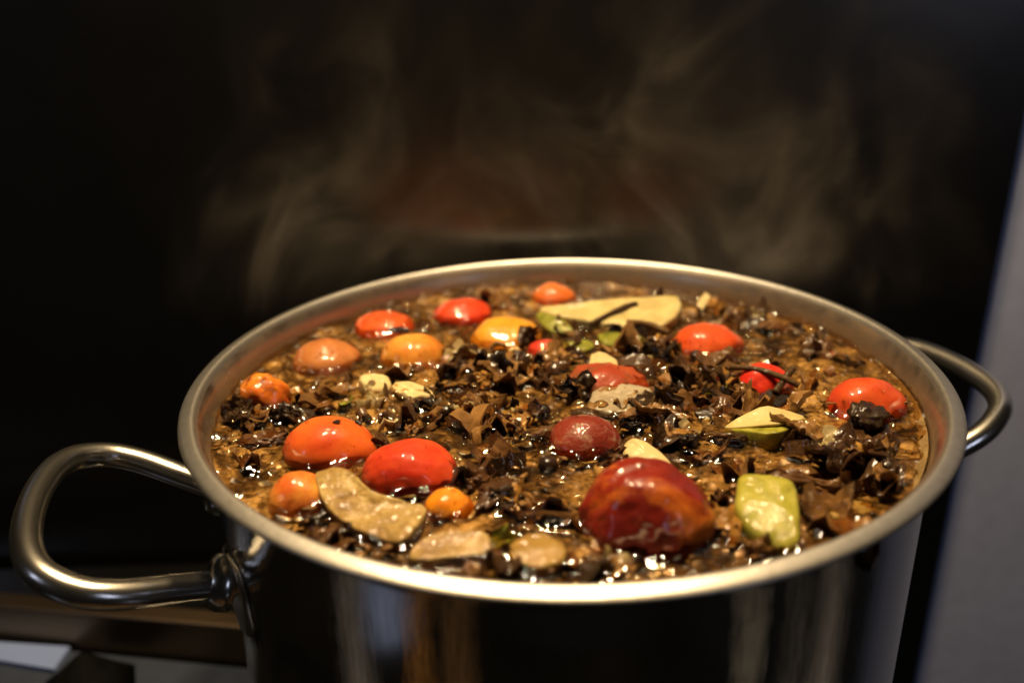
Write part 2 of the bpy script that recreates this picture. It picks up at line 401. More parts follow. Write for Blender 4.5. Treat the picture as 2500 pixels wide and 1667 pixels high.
MT = {
 'T1': mat_tomato('tomato_orange', (.70, .150, .020), (.58, .070, .012)),
 'T2': mat_tomato('tomato_red', (.64, .075, .018), (.50, .028, .010), .14),
 'T3': mat_tomato('tomato_peeled', (.72, .34, .05), (.62, .13, .02), .2, None, 90, .2),
 'T4': mat_tomato('tomato_dull', (.26, .040, .016), (.15, .016, .010), .3, (.30, .17, .10), 60, .35, .08),
 'T5': mat_tomato('tomato_roasted', (.30, .024, .007), (.12, .008, .005), .25, (.48, .12, .012), 30, .14, .25),
 'T6': mat_tomato('tomato_orange_b', (.68, .125, .020), (.56, .065, .014), .12),
 'T7': mat_tomato('tomato_red_b', (.64, .075, .014), (.54, .035, .012), .12),
 'T8': mat_tomato('tomato_amber', (.70, .36, .06), (.60, .18, .015), .2),
 'T9': mat_tomato('tomato_cloudy', (.50, .20, .055), (.38, .11, .028), .25),
 'T10': mat_tomato('tomato_gold', (.72, .36, .03), (.62, .23, .014), .22),
 'T11': mat_tomato('tomato_folded', (.70, .24, .014), (.58, .12, .012), .2, (.10, .022, .014), 55, .2),
 'T12': mat_tomato('tomato_vermilion', (.66, .110, .020), (.56, .055, .012), .15, None, 70, .12),
 'T13': mat_tomato('tomato_scarlet', (.66, .045, .012), (.55, .020, .010), .12, None, 70, .15),
 'T14': mat_tomato('tomato_coral', (.62, .105, .020), (.50, .048, .012), .22),
 'T15': mat_tomato('tomato_far', (.68, .17, .022), (.56, .10, .02), .2),
 'T16': mat_tomato('tomato_sunken', (.42, .085, .025), (.30, .038, .014), .25, (.20, .06, .02), 60, .25),
 'T17': mat_tomato('tomato_small', (.58, .06, .018), (.46, .025, .014), .18),
 'T18': mat_tomato('tomato_yellow', (.80, .32, .012), (.70, .17, .010), .12),
}
TL = {
 'T1': 'plump orange tomato with dark specks on top, left of centre',
 'T2': 'red tomato with a wrinkled split end, behind the curved beige slice',
 'T3': 'amber peeled tomato under the curved beige slice near the left rim',
 'T4': 'dull dark red tomato with a pale bald patch, in the middle of the pot',
 'T5': 'biggest tomato, wrinkled and dark red with orange streaks, near the front rim',
 'T6': 'orange tomato with two bright lamp dots, at the back left by the wall',
 'T7': 'glossy red tomato at the back, left of the golden one',
 'T8': 'amber yellow tomato with a dark scrap on its top edge, back left',
 'T9': 'hazy brownish orange tomato half sunk in froth, nearest the left wall at the back',
 'T10': 'flat golden yellow tomato left of the green peel at the back',
 'T11': 'orange tomato half with folded dark skin against the left wall',
 'T12': 'bumpy vermilion tomato right of the long pale slice at the back',
 'T13': 'bright scarlet tomato with a twig lying across it, right of centre',
 'T14': 'coral orange tomato by the right wall behind the black lump',
 'T15': 'orange tomato furthest back under the rim, behind the pale slice',
 'T16': 'sunken brownish red tomato under the cream chunk at the centre',
 'T17': 'small red tomato peeping out beside the golden yellow one',
 'T18': 'small bright yellow orange tomato beside the tip of the beige slice',
}
def blob(name, key, cx, cy, cz, a, b, c, mat, rotz=0, amp=.05, freq=1.3, seed=1, fold=0.0, lobes=0.0, sub=4, tilt=(0, 0), egg=.08, parent=None):
    bm = bmesh.new(); bmesh.ops.create_icosphere(bm, subdivisions=sub, radius=1)
    for v in bm.verts:
        p = v.co.normalized(); k = 1 + amp * fbm(p, freq, seed, 3) + egg * p.x * p.x * p.x
        if lobes:     # grooves that run from end to end like on a ribbed tomato
            ph_ = math.atan2(p.z, p.y) + .55 * nz(p, 1.4, seed + 2) + p.x * .5
            k -= lobes * math.exp(-(math.sin(ph_ * 1.5 + .9) / .20) ** 2) * (1 - abs(p.x) ** 3)
            k -= lobes * .35 * math.exp(-(nz(p, 3.4, seed + 3) / .06) ** 2)
        if fold:      # a few long soft creases that run over the skin
            for q_, wd_ in ((0, .16), (1, .11)):
                d_ = p.y * (.8 - .5 * q_) + p.z * (.25 + .6 * q_) - (.15 - .5 * q_) + .28 * nz(p, 1.5, seed + 4 + q_)
                k -= fold * (.6 + .4 * nz(p, 1.1, seed + 8)) * math.exp(-(d_ / wd_) ** 2) * max(0, min(1, .55 + p.x * .9))
        v.co = Vector((p.x * a * k, p.y * b * k, p.z * c * k)) * .001
    me = bpy.data.meshes.new(name); bm.to_mesh(me); bm.free()
    me.polygons.foreach_set('use_smooth', [True] * len(me.polygons)); me.materials.append(mat)
    o = bpy.data.objects.new(name, me); COL.objects.link(o)
    o.location = (cx * .001, cy * .001, ZL + cz * .001); o.rotation_euler = (R(tilt[0]), R(tilt[1]), R(rotz))
    if parent: o.parent = parent
    return o
SHAPE = {'T1': dict(amp=.05), 'T2': dict(amp=.07, fold=.16, lobes=.03, freq=1.2), 'T3': dict(amp=.07, fold=.05), 'T4': dict(amp=.05),
         'T5': dict(amp=.10, lobes=.075, freq=1.2), 'T11': dict(amp=.20, fold=.2, freq=1.4), 'T12': dict(amp=.08, freq=2.2),
         'T13': dict(amp=.08, freq=2.0), 'T16': dict(amp=.12, freq=1.8), 'T15': dict(amp=.1)}
for i, (k, v) in enumerate(TOM.items()):
    kw = dict(amp=.10, freq=1.0, fold=.035); kw.update(SHAPE.get(k, {}))
    o = blob('tomato', k, *v, MT[k], seed=i + 2, sub=5 if k in ('T1', 'T2', 'T4', 'T5') else 4, **kw)
    tag(o, TL[k], 'tomato', 'tomatoes in the broth')

# ---- slices and wedges: outline in mm with the height of each top point
POLY = {
'S1': [(-81.8,-71.0,8.0),(-77.2,-69.8,9.0),(-72.2,-69.5,9.0),(-66.9,-75.7,8.0),(-61.4,-81.8,7.0),(-53.4,-84.7,6.0),(-44.9,-86.8,5.0),(-46.9,-94.0,4.0),(-51.3,-100.4,2.0),(-57.7,-98.7,2.0),(-67.2,-93.0,3.0),(-73.8,-87.0,4.0),(-78.1,-80.5,6.0)],
'S2': [(-49.3,-109.1,2.0),(-48.0,-103.7,3.0),(-43.9,-100.1,4.0),(-36.0,-98.7,4.5),(-26.8,-98.9,4.0),(-26.1,-105.7,3.0),(-28.5,-107.2,2.0)],
'S3': [(-21.6,-109.8,2.8),(-21.3,-104.3,3.8),(-16.3,-99.8,3.8),(-10.2,-100.1,3.8),(-5.1,-106.4,3.3),(-6.7,-112.4,2.8),(-14.4,-114.1,1.8)],
'S4': [(-9.7,81.1,6.0),(13.3,79.1,8.0),(38.2,80.3,9.0),(61.5,83.3,9.0),(60.7,70.8,8.0),(54.1,59.4,6.0),(44.5,54.3,3.0),(29.5,59.9,3.0),(10.4,68.3,4.0)],
'S6': [(53.2,-37.4,1.0),(60.6,-34.4,4.0),(69.1,-31.8,7.0),(76.6,-34.3,6.0),(84.2,-37.3,4.0),(77.2,-44.8,5.0),(66.5,-50.7,6.0),(60.8,-45.1,4.0)],
'S7': [(44.3,-90.1,6.2),(48.6,-77.8,8.2),(56.3,-80.7,9.2),(63.3,-84.0,9.2),(63.3,-90.3,7.2),(59.9,-101.5,5.2),(58.3,-106.8,2.2),(54.0,-107.7,1.2),(48.7,-102.9,2.2),(44.6,-97.1,4.2)],
'S8': [(-82.1,12.4,3.0),(-76.5,13.2,4.0),(-69.1,10.1,4.0),(-65.9,4.2,3.0),(-69.8,0.6,2.0),(-77.0,3.1,2.0)],
'S8b': [(-67.7,4.4,2.6),(-61.9,6.8,3.6),(-50.8,-2.8,3.6),(-48.2,-6.7,2.6),(-55.5,-7.8,2.1),(-64.5,-1.9,2.1)],
'S9': [(17.2,-50.1,4.0),(20.8,-49.8,6.0),(25.5,-52.4,5.0),(31.3,-60.8,3.0),(33.0,-67.0,1.5),(24.9,-66.1,1.5),(18.9,-58.9,2.0),(16.2,-55.6,3.0)],
'S10': [(7.6,-19.3,1.5),(11.4,-4.9,2.5),(21.9,-0.6,3.5),(34.1,-4.4,2.5),(33.2,-14.7,2.0),(24.1,-22.2,1.5),(14.4,-23.3,1.5)],
'S11': [(11.4,13.5,3.0),(13.1,22.1,6.0),(17.7,23.5,7.0),(23.5,19.1,5.0),(23.9,8.3,3.0),(17.2,2.7,2.0)],
'S5a': [(-7.9,74.7,5.0),(-1.5,71.5,6.0),(7.9,61.2,4.0),(9.5,57.0,2.0),(-0.4,56.1,2.0),(-4.9,63.7,3.0)],
'S5b': [(18.7,51.1,3.0),(26.4,50.6,4.0),(37.0,43.5,3.0),(37.9,36.9,2.0),(26.7,36.7,2.0),(19.9,43.2,2.0)],
'S5c': [(-1.1,42.2,1.0),(4.8,45.6,2.5),(14.4,46.4,2.5),(17.7,40.9,2.0),(11.4,34.0,1.0),(2.3,36.1,1.0)],
}
def pad(name, poly, thick, mat, label, cat, amp=.35, freq=.28, seed=1, smooth=2, edge=.9, hollow=0.0, group=None):
    """a slice: outline rounded at its edges, top and bottom skins and a rim"""
    P = closed_chaikin([(x, y, z) for x, y, z in poly], smooth)
    cx = sum(p.x for p in P) / len(P); cy_ = sum(p.y for p in P) / len(P); cz = sum(p.z for p in P) / len(P)
    c = Vector((cx, cy_, cz)); size = max((p - c).length for p in P)
    n = len(P); vs, fs = [], []
    prof = [(.18, 0), (.4, 0), (.62, 0), (.80, 0), (1 - 1.1 * edge / size, 0), (1 - .35 * edge / size, -.3 * edge), (1, -edge), (1.0, -thick * .5), (.97, -thick + edge), (.9, -thick), (.4, -thick)]
    vs.append(c + Vector((0, 0, -hollow)))
    for s, dz in prof:
        for p in P:
            q = c + (p - c) * s; q = q + Vector((0, 0, dz - hollow * (1 - s * s)))
            vs.append(q)
    vs.append(c + Vector((0, 0, -thick)))
    for i in range(len(vs)):
        v = vs[i]; d = Vector((nz(v, freq, seed), nz(v, freq, seed + 3), nz(v, freq, seed + 6))) + Vector((nz(v, freq * 2.7, seed + 9), nz(v, freq * 2.7, seed + 12), nz(v, freq * 2.7, seed + 15))) * .5
        vs[i] = v + d * amp
    for i in range(n): fs.append((0, 1 + i, 1 + (i + 1) % n))
    for k in range(len(prof) - 1):
        for i in range(n):
            a = 1 + k * n + i; b = 1 + k * n + (i + 1) % n
            fs.append((a, a + n, b + n, b))
    l = len(vs) - 1; k0 = 1 + (len(prof) - 1) * n
    for i in range(n): fs.append((l, k0 + (i + 1) % n, k0 + i))
    base = Vector((cx, cy_, 0))
    vs = [(v - base) * .001 for v in vs]
    o = mesh_obj(name, vs, fs, mat); o.location = (cx * .001, cy_ * .001, ZL + .0009)
    return tag(o, label, cat, group)
pad('mushroom_slice', POLY['S1'], 5.5, M_BEIGE, 'thick curved beige slice lying across the tomatoes at the front left', 'slice', .4, .30, 1, 1, .6, 1.1)
pad('mushroom_slice', POLY['S2'], 4.0, M_BEIGE, 'flat pale slab covered in tiny bubbles at the front rim', 'slice', .4, .35, 2, 1, .6, .5)
pad('onion_chunk', POLY['S3'], 5.0, M_TANCHUNK, 'translucent tan chunk at the front, left of the biggest tomato', 'chunk', .7, .3, 3, 1, 1.0)
pad('squash_slice', POLY['S4'], 9.0, M_CREAM, 'long pale cream slice floating at the back', 'slice', 1.0, .14, 4, 1, 1.6)
wedge = pad('squash_wedge', POLY['S6'], 9.0, M_GREEN, 'cream topped wedge with yellow skin beside the brown mushrooms', 'wedge', .4, .15, 6, 1, .6)
pad('squash_wedge', POLY['S7'], 8.0, M_GREEN, 'smooth yellow green wedge leaning at the front right rim', 'wedge', .45, .12, 7, 2, 1.6, -1.5)
pad('garlic_clove', POLY['S8'], 3.5, M_GARLIC, 'whitish oval clove left of centre behind the orange tomato', 'garlic', .6, .35, 8, 2, 1.4, -.6)
pad('onion_piece', POLY['S8b'], 2.5, M_GARLIC, 'crumbly yellowish piece right of the whitish clove', 'onion', 1.1, .45, 9, 2, 1.2)
pad('garlic_clove', POLY['S9'], 4.0, M_GARLIC, 'cream clove tucked behind the biggest tomato', 'garlic', .3, .25, 10, 2, 1.6, -1.2)
pad('onion_piece', POLY['S10'], 2.5, M_GREY, 'greyish ribbed onion layer at the centre of the pot', 'onion', .8, .55, 11, 2)
pad('ginger_chunk', POLY['S11'], 6.0, M_GARLIC, 'small cream chunk perched on the sunken tomato at the centre', 'chunk', .8, .3, 12, 2, 1.2)
pad('green_peel', POLY['S5a'], 1.6, M_OLIVE, 'dark olive green peel against the long pale slice', 'peel', .5, .3, 13, 2, .5, -1)
pad('green_peel', POLY['S5b'], 1.8, M_OLIVE, 'yellow green peel right of the olive one at the back', 'peel', .5, .3, 14, 2, .5, -1)
pad('green_peel', POLY['S5c'], 1.6, M_OLIVE, 'wet green peel half sunk in front of the olive one', 'peel', .6, .35, 15, 2, .5, -.6)
# cream face of the yellow wedge
ff = pad('flesh_face', [(53.4,-37.6,1.3),(60.6,-34.8,4.5),(69.0,-32.4,7.5),(76.4,-34.8,6.5),(83.4,-37.6,4.6),(76.0,-42.6,5.8),(68.6,-45.6,6.9),(61.0,-42.8,4.6)], 1.2, M_CREAM, None, None, .25, .15, 6, 1, .4)
ff.parent = wedge; ff.location = ff.location - wedge.location

# ---- scraps of mushroom and spices
def flake_mesh(name, seed, kind, mat, fine=False):
    rg = random.Random(seed); vs, fs = [], []
    if kind in ('leaf', 'ruffle'):
        ruf = kind == 'ruffle'; nw = rg.choice((3, 4, 5)); pw_ = rg.uniform(0, 6.28)
        NR, NT_ = (16, 44) if fine else ((9, 28) if ruf else (6, 20)); ph = rg.uniform(0, 6.28); k1 = rg.uniform(-.75, .85); k2 = rg.uniform(-.35, .35); th = rg.uniform(.06, .12) if ruf else rg.uniform(.10, .2); el = rg.uniform(.5, .95)
        top = []
        out = [.62 + .45 * abs(nz((math.cos(2 * math.pi * j / NT_) * 1.4, math.sin(2 * math.pi * j / NT_) * 1.4, seed), 1.0, seed)) + (rg.uniform(-.12, .16) if not fine else .22 * nz((j * .45, 0, seed), 1, seed)) for j in range(NT_)]
        for i in range(NR + 1):
            for j in range(NT_ if i else 1):
                a = 2 * math.pi * j / NT_; rr = out[j] * i / NR
                x, y = math.cos(a) * rr, math.sin(a) * rr * el
                d = x * math.cos(ph) + y * math.sin(ph); e = -x * math.sin(ph) + y * math.cos(ph)
                z = k1 * d * d + k2 * e * abs(e) + .34 * fbm((x, y, seed), 2.3, seed, 4) + (.10 * (1 - abs(nz((x, y * 2, seed), 4.2, seed + 7)) * 2) if fine else 0)
                if ruf: z += .30 * (i / NR) ** 2 * math.sin(nw * a + pw_) + .12 * (1 - abs(nz((x, y * 2, seed), 3.0, seed + 7)) * 2)
                top.append(Vector((x, y, z)))
        bot = [v + Vector((0, 0, -th)) for v in top]
        vs = top + bot; n = len(top)
        def idx(i, j): return 0 if i == 0 else 1 + (i - 1) * NT_ + j % NT_
        for j in range(NT_):
            fs.append((0, idx(1, j), idx(1, j + 1))); fs.append((n, n + idx(1, j + 1), n + idx(1, j)))
            for i in range(1, NR):
                fs.append((idx(i, j), idx(i + 1, j), idx(i + 1, j + 1), idx(i, j + 1)))
                fs.append((n + idx(i, j + 1), n + idx(i + 1, j + 1), n + idx(i + 1, j), n + idx(i, j)))
            fs.append((idx(NR, j), n + idx(NR, j), n + idx(NR, j + 1), idx(NR, j + 1)))
    elif kind == 'strip':
        N, M_ = 18, 4; turn = rg.uniform(1.2, 4.6); wd = rg.uniform(.18, .42); th = rg.uniform(.09, .16); rr = 1.7 / max(turn, 1.6)
        for lay in (0, 1):
            for i in range(N + 1):
                a = turn * (i / N - .5) + math.pi / 2
                r2 = rr + (th if lay else 0) + .06 * nz((i * .35, lay, seed), 1, seed)
                for j in range(M_ + 1):
                    yy = (j / M_ - .5) * 2 * wd * (1 - .35 * abs(i / N - .5)) + .1 * nz((i * .3, 1, seed), 1, seed)
                    vs.append(Vector((math.cos(a) * r2, yy, math.sin(a) * r2 - rr + .06 * nz((i * .5, j * .6, seed), 1.2, seed))))
        W_ = M_ + 1; L_ = (N + 1) * W_
        for i in range(N):
            for j in range(M_):
                a = i * W_ + j
                fs.append((a, a + 1, a + W_ + 1, a + W_)); fs.append((L_ + a, L_ + a + W_, L_ + a + W_ + 1, L_ + a + 1))
            for j in (0, M_):
                a = i * W_ + j; fs.append((a, a + W_, L_ + a + W_, L_ + a))
        for j in range(M_):
            for i in (0, N):
                a = i * W_ + j; fs.append((a, a + 1, L_ + a + 1, L_ + a))
    else:
        bm = bmesh.new(); bmesh.ops.create_icosphere(bm, subdivisions=4 if fine else 3, radius=1)
        for v in bm.verts:
            p = v.co.normalized(); k = (-.10 * max(0, 1 - abs(nz((p.x, p.y, p.z * 2), 4.5, seed + 8)) * 3) if fine else 0) + .8 + .40 * fbm(p, 1.3, seed, 4) - .16 * max(0, 1 - abs(nz((p.x, p.y * 2.2, p.z * 2.2), 2.3, seed + 3)) * 3) ; v.co = Vector((p.x * k, p.y * k * .75, p.z * k * .55))
        me = bpy.data.meshes.new(name); bm.to_mesh(me); bm.free()
        me.polygons.foreach_set('use_smooth', [True] * len(me.polygons)); me.materials.append(mat); me.transform(Matrix.Scale(.005, 4)); return me
    me = bpy.data.meshes.new(name); me.from_pydata([v * .005 for v in vs], [], fs); me.update()
    me.polygons.foreach_set('use_smooth', [True] * len(me.polygons)); me.materials.append(mat)
    me.set_sharp_from_angle(angle=R(50))
    return me
KINDS = ['leaf'] * 3 + ['ruffle'] * 10 + ['strip'] * 4
PROTO = {}
for key, mt in (('brown', M_SCRAP), ('black', M_BLACK), ('ochre', M_OCHRE), ('plum', M_PLUM), ('onion', M_ONION), ('olive', M_OLIVE)):
    PROTO[key] = [flake_mesh('scrap_' + key, 11 * (i + 1) + len(key), kd, mt) for i, kd in enumerate(KINDS)]
def put(name, me, x, y, z, s, rot, sz=1.0):
    o = bpy.data.objects.new(name, me); COL.objects.link(o)
    o.location = (x * .001, y * .001, ZL + z * .001); o.scale = (s[0] * .2, s[1] * .2, s[2] * .2); o.rotation_euler = tuple(R(a) for a in rot)
    return o
def over_big(x, y, grow=0.85):
    for v in TOM.values():
        if ((x - v[0]) / (v[3] * grow)) ** 2 + ((y - v[1]) / (v[4] * grow)) ** 2 < 1: return True
    for k in ('S1', 'S4', 'S7', 'S6', 'S2', 'S3', 'S9'):
        P = POLY[k]; ins = False; j = len(P) - 1
        for i in range(len(P)):
            if (P[i][1] > y) != (P[j][1] > y) and x < (P[j][0] - P[i][0]) * (y - P[i][1]) / (P[j][1] - P[i][1]) + P[i][0]: ins = not ins
            j = i
        if ins: return True
    return False
FLOAT = []
LAB = {
 'brown': ('mushroom_scrap', 'crinkled brown mushroom scrap', 'mushroom', 'brown mushroom scraps'),
 'black': ('black_scrap', 'curled black mushroom scrap', 'mushroom', 'black mushroom scraps'),
 'ochre': ('rind_chip', 'small ochre rind chip', 'rind', 'ochre rind chips'),
 'onion': ('onion_sliver', 'pale translucent onion sliver', 'onion', 'onion slivers'),
 'olive': ('herb_leaf', 'olive green herb scrap', 'herb', 'olive herb scraps'),
 'plum': ('meat_shred', 'purplish brown shred', 'shred', 'purplish brown shreds'),
}
CL = [(-29.2, 10.2, 12.3, 22.0, 36, 'in the heap around the ochre flake'), (-5.5, 30.5, 16.5, 19.4, 30, 'between the golden tomato and the cream chunk'), (-31.8, -27.1, 11.1, 15.9, 32, 'behind the wrinkled red tomato'),
      (40.1, 5.5, 15.3, 17.1, 34, 'right of the sunken central tomato'), (65.3, -8.3, 9.9, 12.4, 32, 'in the heap left of the scarlet tomato'), (36.8, 36.8, 15.0, 13.4, 20, 'in front of the long pale slice'),
      (98.8, 72.5, 13, 13, 18, 'against the back right wall'), (-116.3, -22.2, 7.2, 12.4, 14, 'against the left wall'), (-19.8, -76.6, 8.1, 13.5, 12, 'left of the biggest tomato'), (89.6, -64.4, 11.0, 14.9, 18, 'around the big mushroom mass'),
      (-64.8, -14.5, 13.2, 11.3, 12, 'behind the plump orange tomato'), (31.1, 66.5, 9.0, 8, 8, 'leaning on the long pale slice'), (-21.8, 110, 15.8, 9, 9, 'near the far wall at the back'), (44.3, -90.2, 5.4, 12.3, 8, 'beside the front yellow green wedge'),
      (40.5, -28.2, 10.9, 14.3, 22, 'around the broad mushroom flap'), (-90.8, 2.2, 12.2, 10.5, 10, 'left of the whitish clove'), (-66.2, -95.5, 7.7, 4.6, 6, 'under the curved beige slice'), (104.9, 30.3, 9, 13.3, 12, 'by the right wall behind the coral tomato'),
      (-0.8, -32.5, 9.1, 7.9, 8, 'behind the dull dark red tomato'), (-5, -112, 28, 5, 10, 'along the front rim'), (0, 0, 75, 75, 46, 'drifting apart from the heaps')]
for (cx, cy0, sx, sy, n, where) in CL:
    done = 0; n = int(n * .80)
    for _ in range(n * 20):
        if done >= n: break
        x, y = rnd.gauss(cx, sx), rnd.gauss(cy0, sy)
        if math.hypot(x, y) > 123 or over_big(x, y): continue
        key = rnd.choices(['brown', 'black', 'ochre', 'plum', 'onion', 'olive'], [.56, .13, .10, .10, .09, .02])[0]
        s = (4.2 + 8.0 * rnd.random() ** 1.2) * {'ochre': .65, 'onion': .8, 'olive': .7}.get(key, 1.0) * (1.5 if 'mushroom mass' in where else 1.2 if 'heap' in where or 'flap' in where else 1.0)
        heap = 3.2 * max(0, 1 - math.hypot((x - cx) / sx, (y - cy0) / sy) / 1.6) if n < 40 else 0
        nm, lb, ct, gp = LAB[key]
        me = rnd.choice(PROTO[key][:12] if key in ('onion', 'olive') else PROTO[key])
        o = put(nm, me, x, y, rnd.uniform(-.2, 2.0) + heap * rnd.random(), (s * rnd.uniform(.8, 1.3), s, s * rnd.uniform(.7, 1.1)), (rnd.gauss(0, 26), rnd.gauss(0, 26), rnd.uniform(0, 360)))
        tag(o, lb + ' ' + where, ct, gp + ' ' + where); done += 1
        FLOAT.append((x, y, s * .7))

# ---- larger single pieces
def one(name, me_or, x, y, z, s, rot, label, cat):
    FLOAT.append((x, y, (s[0] + s[1]) * .42))
    return tag(put(name, me_or, x, y, z, s, rot), label, cat)
one('black_mushroom', flake_mesh('black_mushroom', 201, 'lump', M_BLACK, True), 104.6, -36.0, 4.0, (10.5, 9, 10), (0, 0, 20), 'wrinkled black lump in front of the coral orange tomato', 'mushroom')
one('curled_mushroom', flake_mesh('curled_mushroom', 205, 'leaf', M_SCRAP, True), 78.5, -43.5, 5.0, (13, 9, 7), (-14, 8, -20), 'brown curled mushroom cap overhanging the yellow wedge', 'mushroom')
one('mushroom_ring', flake_mesh('mushroom_ring', 207, 'strip', M_SCRAP), 76.5, -57.0, 4.5, (8, 8, 7), (60, 10, 15), 'brown mushroom ring curled open below the brown cap', 'mushroom')
one('mushroom_strip', flake_mesh('mushroom_strip', 219, 'leaf', M_PLUM, True), 75.0, -74.0, 2.5, (21, 7, 6), (-12, 6, -14), 'long dark flat strip behind the front yellow green wedge', 'mushroom')
one('mushroom_mass', flake_mesh('mushroom_mass', 223, 'ruffle', M_PLUM, True), 90.0, -60.5, 4.5, (21, 17, 12), (6, 0, 25), 'big glistening purplish brown mushroom mass at the right', 'mushroom')
one('mushroom_sheet', flake_mesh('mushroom_sheet', 229, 'ruffle', M_SCRAP, True), 96.0, -72.0, 2.6, (17, 13, 9), (10, 0, 60), 'brown crinkled sheet between the mushroom mass and the right rim', 'mushroom')
one('mushroom_scrap_large', flake_mesh('mushroom_scrap_large', 231, 'leaf', M_BLACK, True), -121.0, -17.0, 4.5, (8.5, 8, 8), (34, 0, 10), 'dark hollow curl touching the left wall of the pot', 'mushroom')
one('mushroom_scrap_large', flake_mesh('mushroom_scrap_large', 233, 'leaf', M_BLACK, True), -106.0, -16.0, 3.0, (8.5, 6, 7), (25, -10, -10), 'dark curl below the folded orange tomato half', 'mushroom')
one('mushroom_scrap_large', flake_mesh('mushroom_scrap_large', 237, 'lump', M_PLUM, True), -109.0, -33.0, 0.5, (11, 8, 5), (0, 0, 10), 'glossy brown lump left of the plump orange tomato', 'mushroom')
one('bark_stick', flake_mesh('bark_stick', 239, 'lump', M_TWIG, True), 53.5, -44.5, 2.0, (10, 4.0, 4.5), (0, 0, -8), 'short wrinkled brown stick left of the cream topped wedge', 'stick')
one('round_mushroom', flake_mesh('round_mushroom', 241, 'lump', M_BLACK, True), 40.5, -47.5, 2.5, (6.5, 5.5, 7.5), (0, 20, 50), 'dark rounded knob left of the wrinkled brown stick', 'mushroom')
one('mushroom_leaf', flake_mesh('mushroom_leaf', 247, 'leaf', M_SCRAP, True), 35.0, -27.0, 4.0, (15, 9, 7), (-20, 8, -25), 'broad tan brown mushroom flap right of the dull dark red tomato', 'mushroom')
one('black_scrap_large', flake_mesh('black_scrap_large', 251, 'leaf', M_BLACK, True), 22.0, -36.0, 4.0, (6.5, 6, 6), (65, 15, 0), 'upright black scrap touching the dull dark red tomato', 'mushroom')
one('meat_slab', flake_mesh('meat_slab', 257, 'lump', M_PLUM, True), -25.5, -74.0, 1.5, (6.5, 15, 7), (0, 0, -22), 'long purplish slab between the red tomato and the biggest one', 'slab')
one('meat_lump', flake_mesh('meat_lump', 259, 'lump', M_PLUM, True), -14.5, -80.0, 0.0, (8, 7, 5), (0, 0, 0), 'dark sunken lump left of the biggest tomato', 'lump')
one('mushroom_ring', flake_mesh('mushroom_ring', 263, 'strip', M_SCRAP), -23.5, -95.0, 1.0, (6, 6, 6), (70, 0, 30), 'brown ring behind the translucent tan chunk', 'mushroom')
one('bark_strip', flake_mesh('bark_strip', 269, 'leaf', M_TWIG, True), 67.0, -90.5, 1.5, (4.5, 14, 4), (0, 25, -12), 'reddish brown strip hugging the right side of the front wedge', 'strip')
one('bark_strip', flake_mesh('bark_strip', 271, 'leaf', M_TWIG, True), 41.5, -92.5, 1.5, (3.5, 14, 4), (0, -25, -5), 'brown shred between the biggest tomato and the front wedge', 'strip')
one('rind_flake', flake_mesh('rind_flake', 277, 'leaf', M_OCHRE, True), -29.0, 5.5, 4.5, (6.5, 6, 4), (42, 10, 15), 'upright ochre rind flake at the centre beside black scraps', 'rind')
one('rind_flake', flake_mesh('rind_flake', 281, 'leaf', M_OCHRE, True), -15.8, -18.0, 1.5, (5.5, 5, 3), (15, 0, 15), 'orange rind flake left of the round peppercorn', 'rind')
one('onion_bit', flake_mesh('onion_bit', 283, 'lump', M_ONION), -36.5, -5.2, 0.6, (4, 4, 3.5), (0, 0, 15), 'tiny shiny white bit near the centre', 'onion')
one('root_stick', flake_mesh('root_stick', 285, 'lump', M_GARLIC), 74.9, 90.0, 3.5, (3, 12, 3), (18, 0, -30), 'pale thin root at the back right of the long slice', 'root')
one('pepper_chunk', flake_mesh('pepper_chunk', 287, 'lump', M_TANCHUNK, True), 79.0, -88.5, 0.5, (11, 8, 5), (0, 0, 15), 'orange brown chunk sunk at the right front rim', 'chunk')
one('black_scrap_large', flake_mesh('black_scrap_large', 289, 'leaf', M_BLACK, True), -40.3, 23.9, 3.5, (6.5, 6, 6), (55, 5, 10), 'black triangular scrap behind the ochre flake, left one', 'mushroom')
one('black_scrap_large', flake_mesh('black_scrap_large', 291, 'leaf', M_BLACK, True), -27.0, 24.5, 3.5, (7, 6, 6), (50, -8, -10), 'black triangular scrap behind the ochre flake, right one', 'mushroom')
one('mushroom_scrap_large', flake_mesh('mushroom_scrap_large', 293, 'leaf', M_BLACK, True), -69.5, 47.0, 9.8, (8.5, 3, 3), (0, 0, -4), 'dark scrap lying on the amber yellow tomato', 'mushroom')
one('tomato_skin', flake_mesh('tomato_skin', 295, 'strip', MT['T15']), 114.5, 32.5, 0.5, (9, 5, 6), (-15, 0, -45), 'thin orange strip of tomato skin by the back right wall', 'tomato skin')
one('black_scrap_large', flake_mesh('black_scrap_large', 297, 'lump', M_BLACK, True), 2.7, -108.5, 0.6, (6.5, 5, 4), (0, 0, 0), 'blurred black lump in front of the biggest tomato', 'mushroom')
one('herb_bud', flake_mesh('herb_bud', 299, 'lump', M_BLACK, True), -78.9, -86.0, 1.0, (6.5, 6, 5.5), (0, 0, 0), 'dark olive bud under the curved beige slice', 'herb')
one('herb_speck', flake_mesh('herb_speck', 311, 'lump', M_BLACK), -79.5, -42.0, 11.4, (1.7, 1.5, 1.1), (0, 0, 10), 'black speck on top of the plump orange tomato, nearer the middle', 'speck')
one('herb_speck', flake_mesh('herb_speck', 313, 'lump', M_BLACK), -73.0, -37.5, 8.6, (2.0, 1.3, 1.1), (0, 25, -20), 'black speck at the right shoulder of the plump orange tomato', 'speck')
one('herb_speck', flake_mesh('herb_speck', 317, 'leaf', M_BLACK), -91.0, -37.0, 10.2, (3.4, .9, 1.0), (0, -20, 25), 'thin dark streak of herb on the plump orange tomato', 'speck')
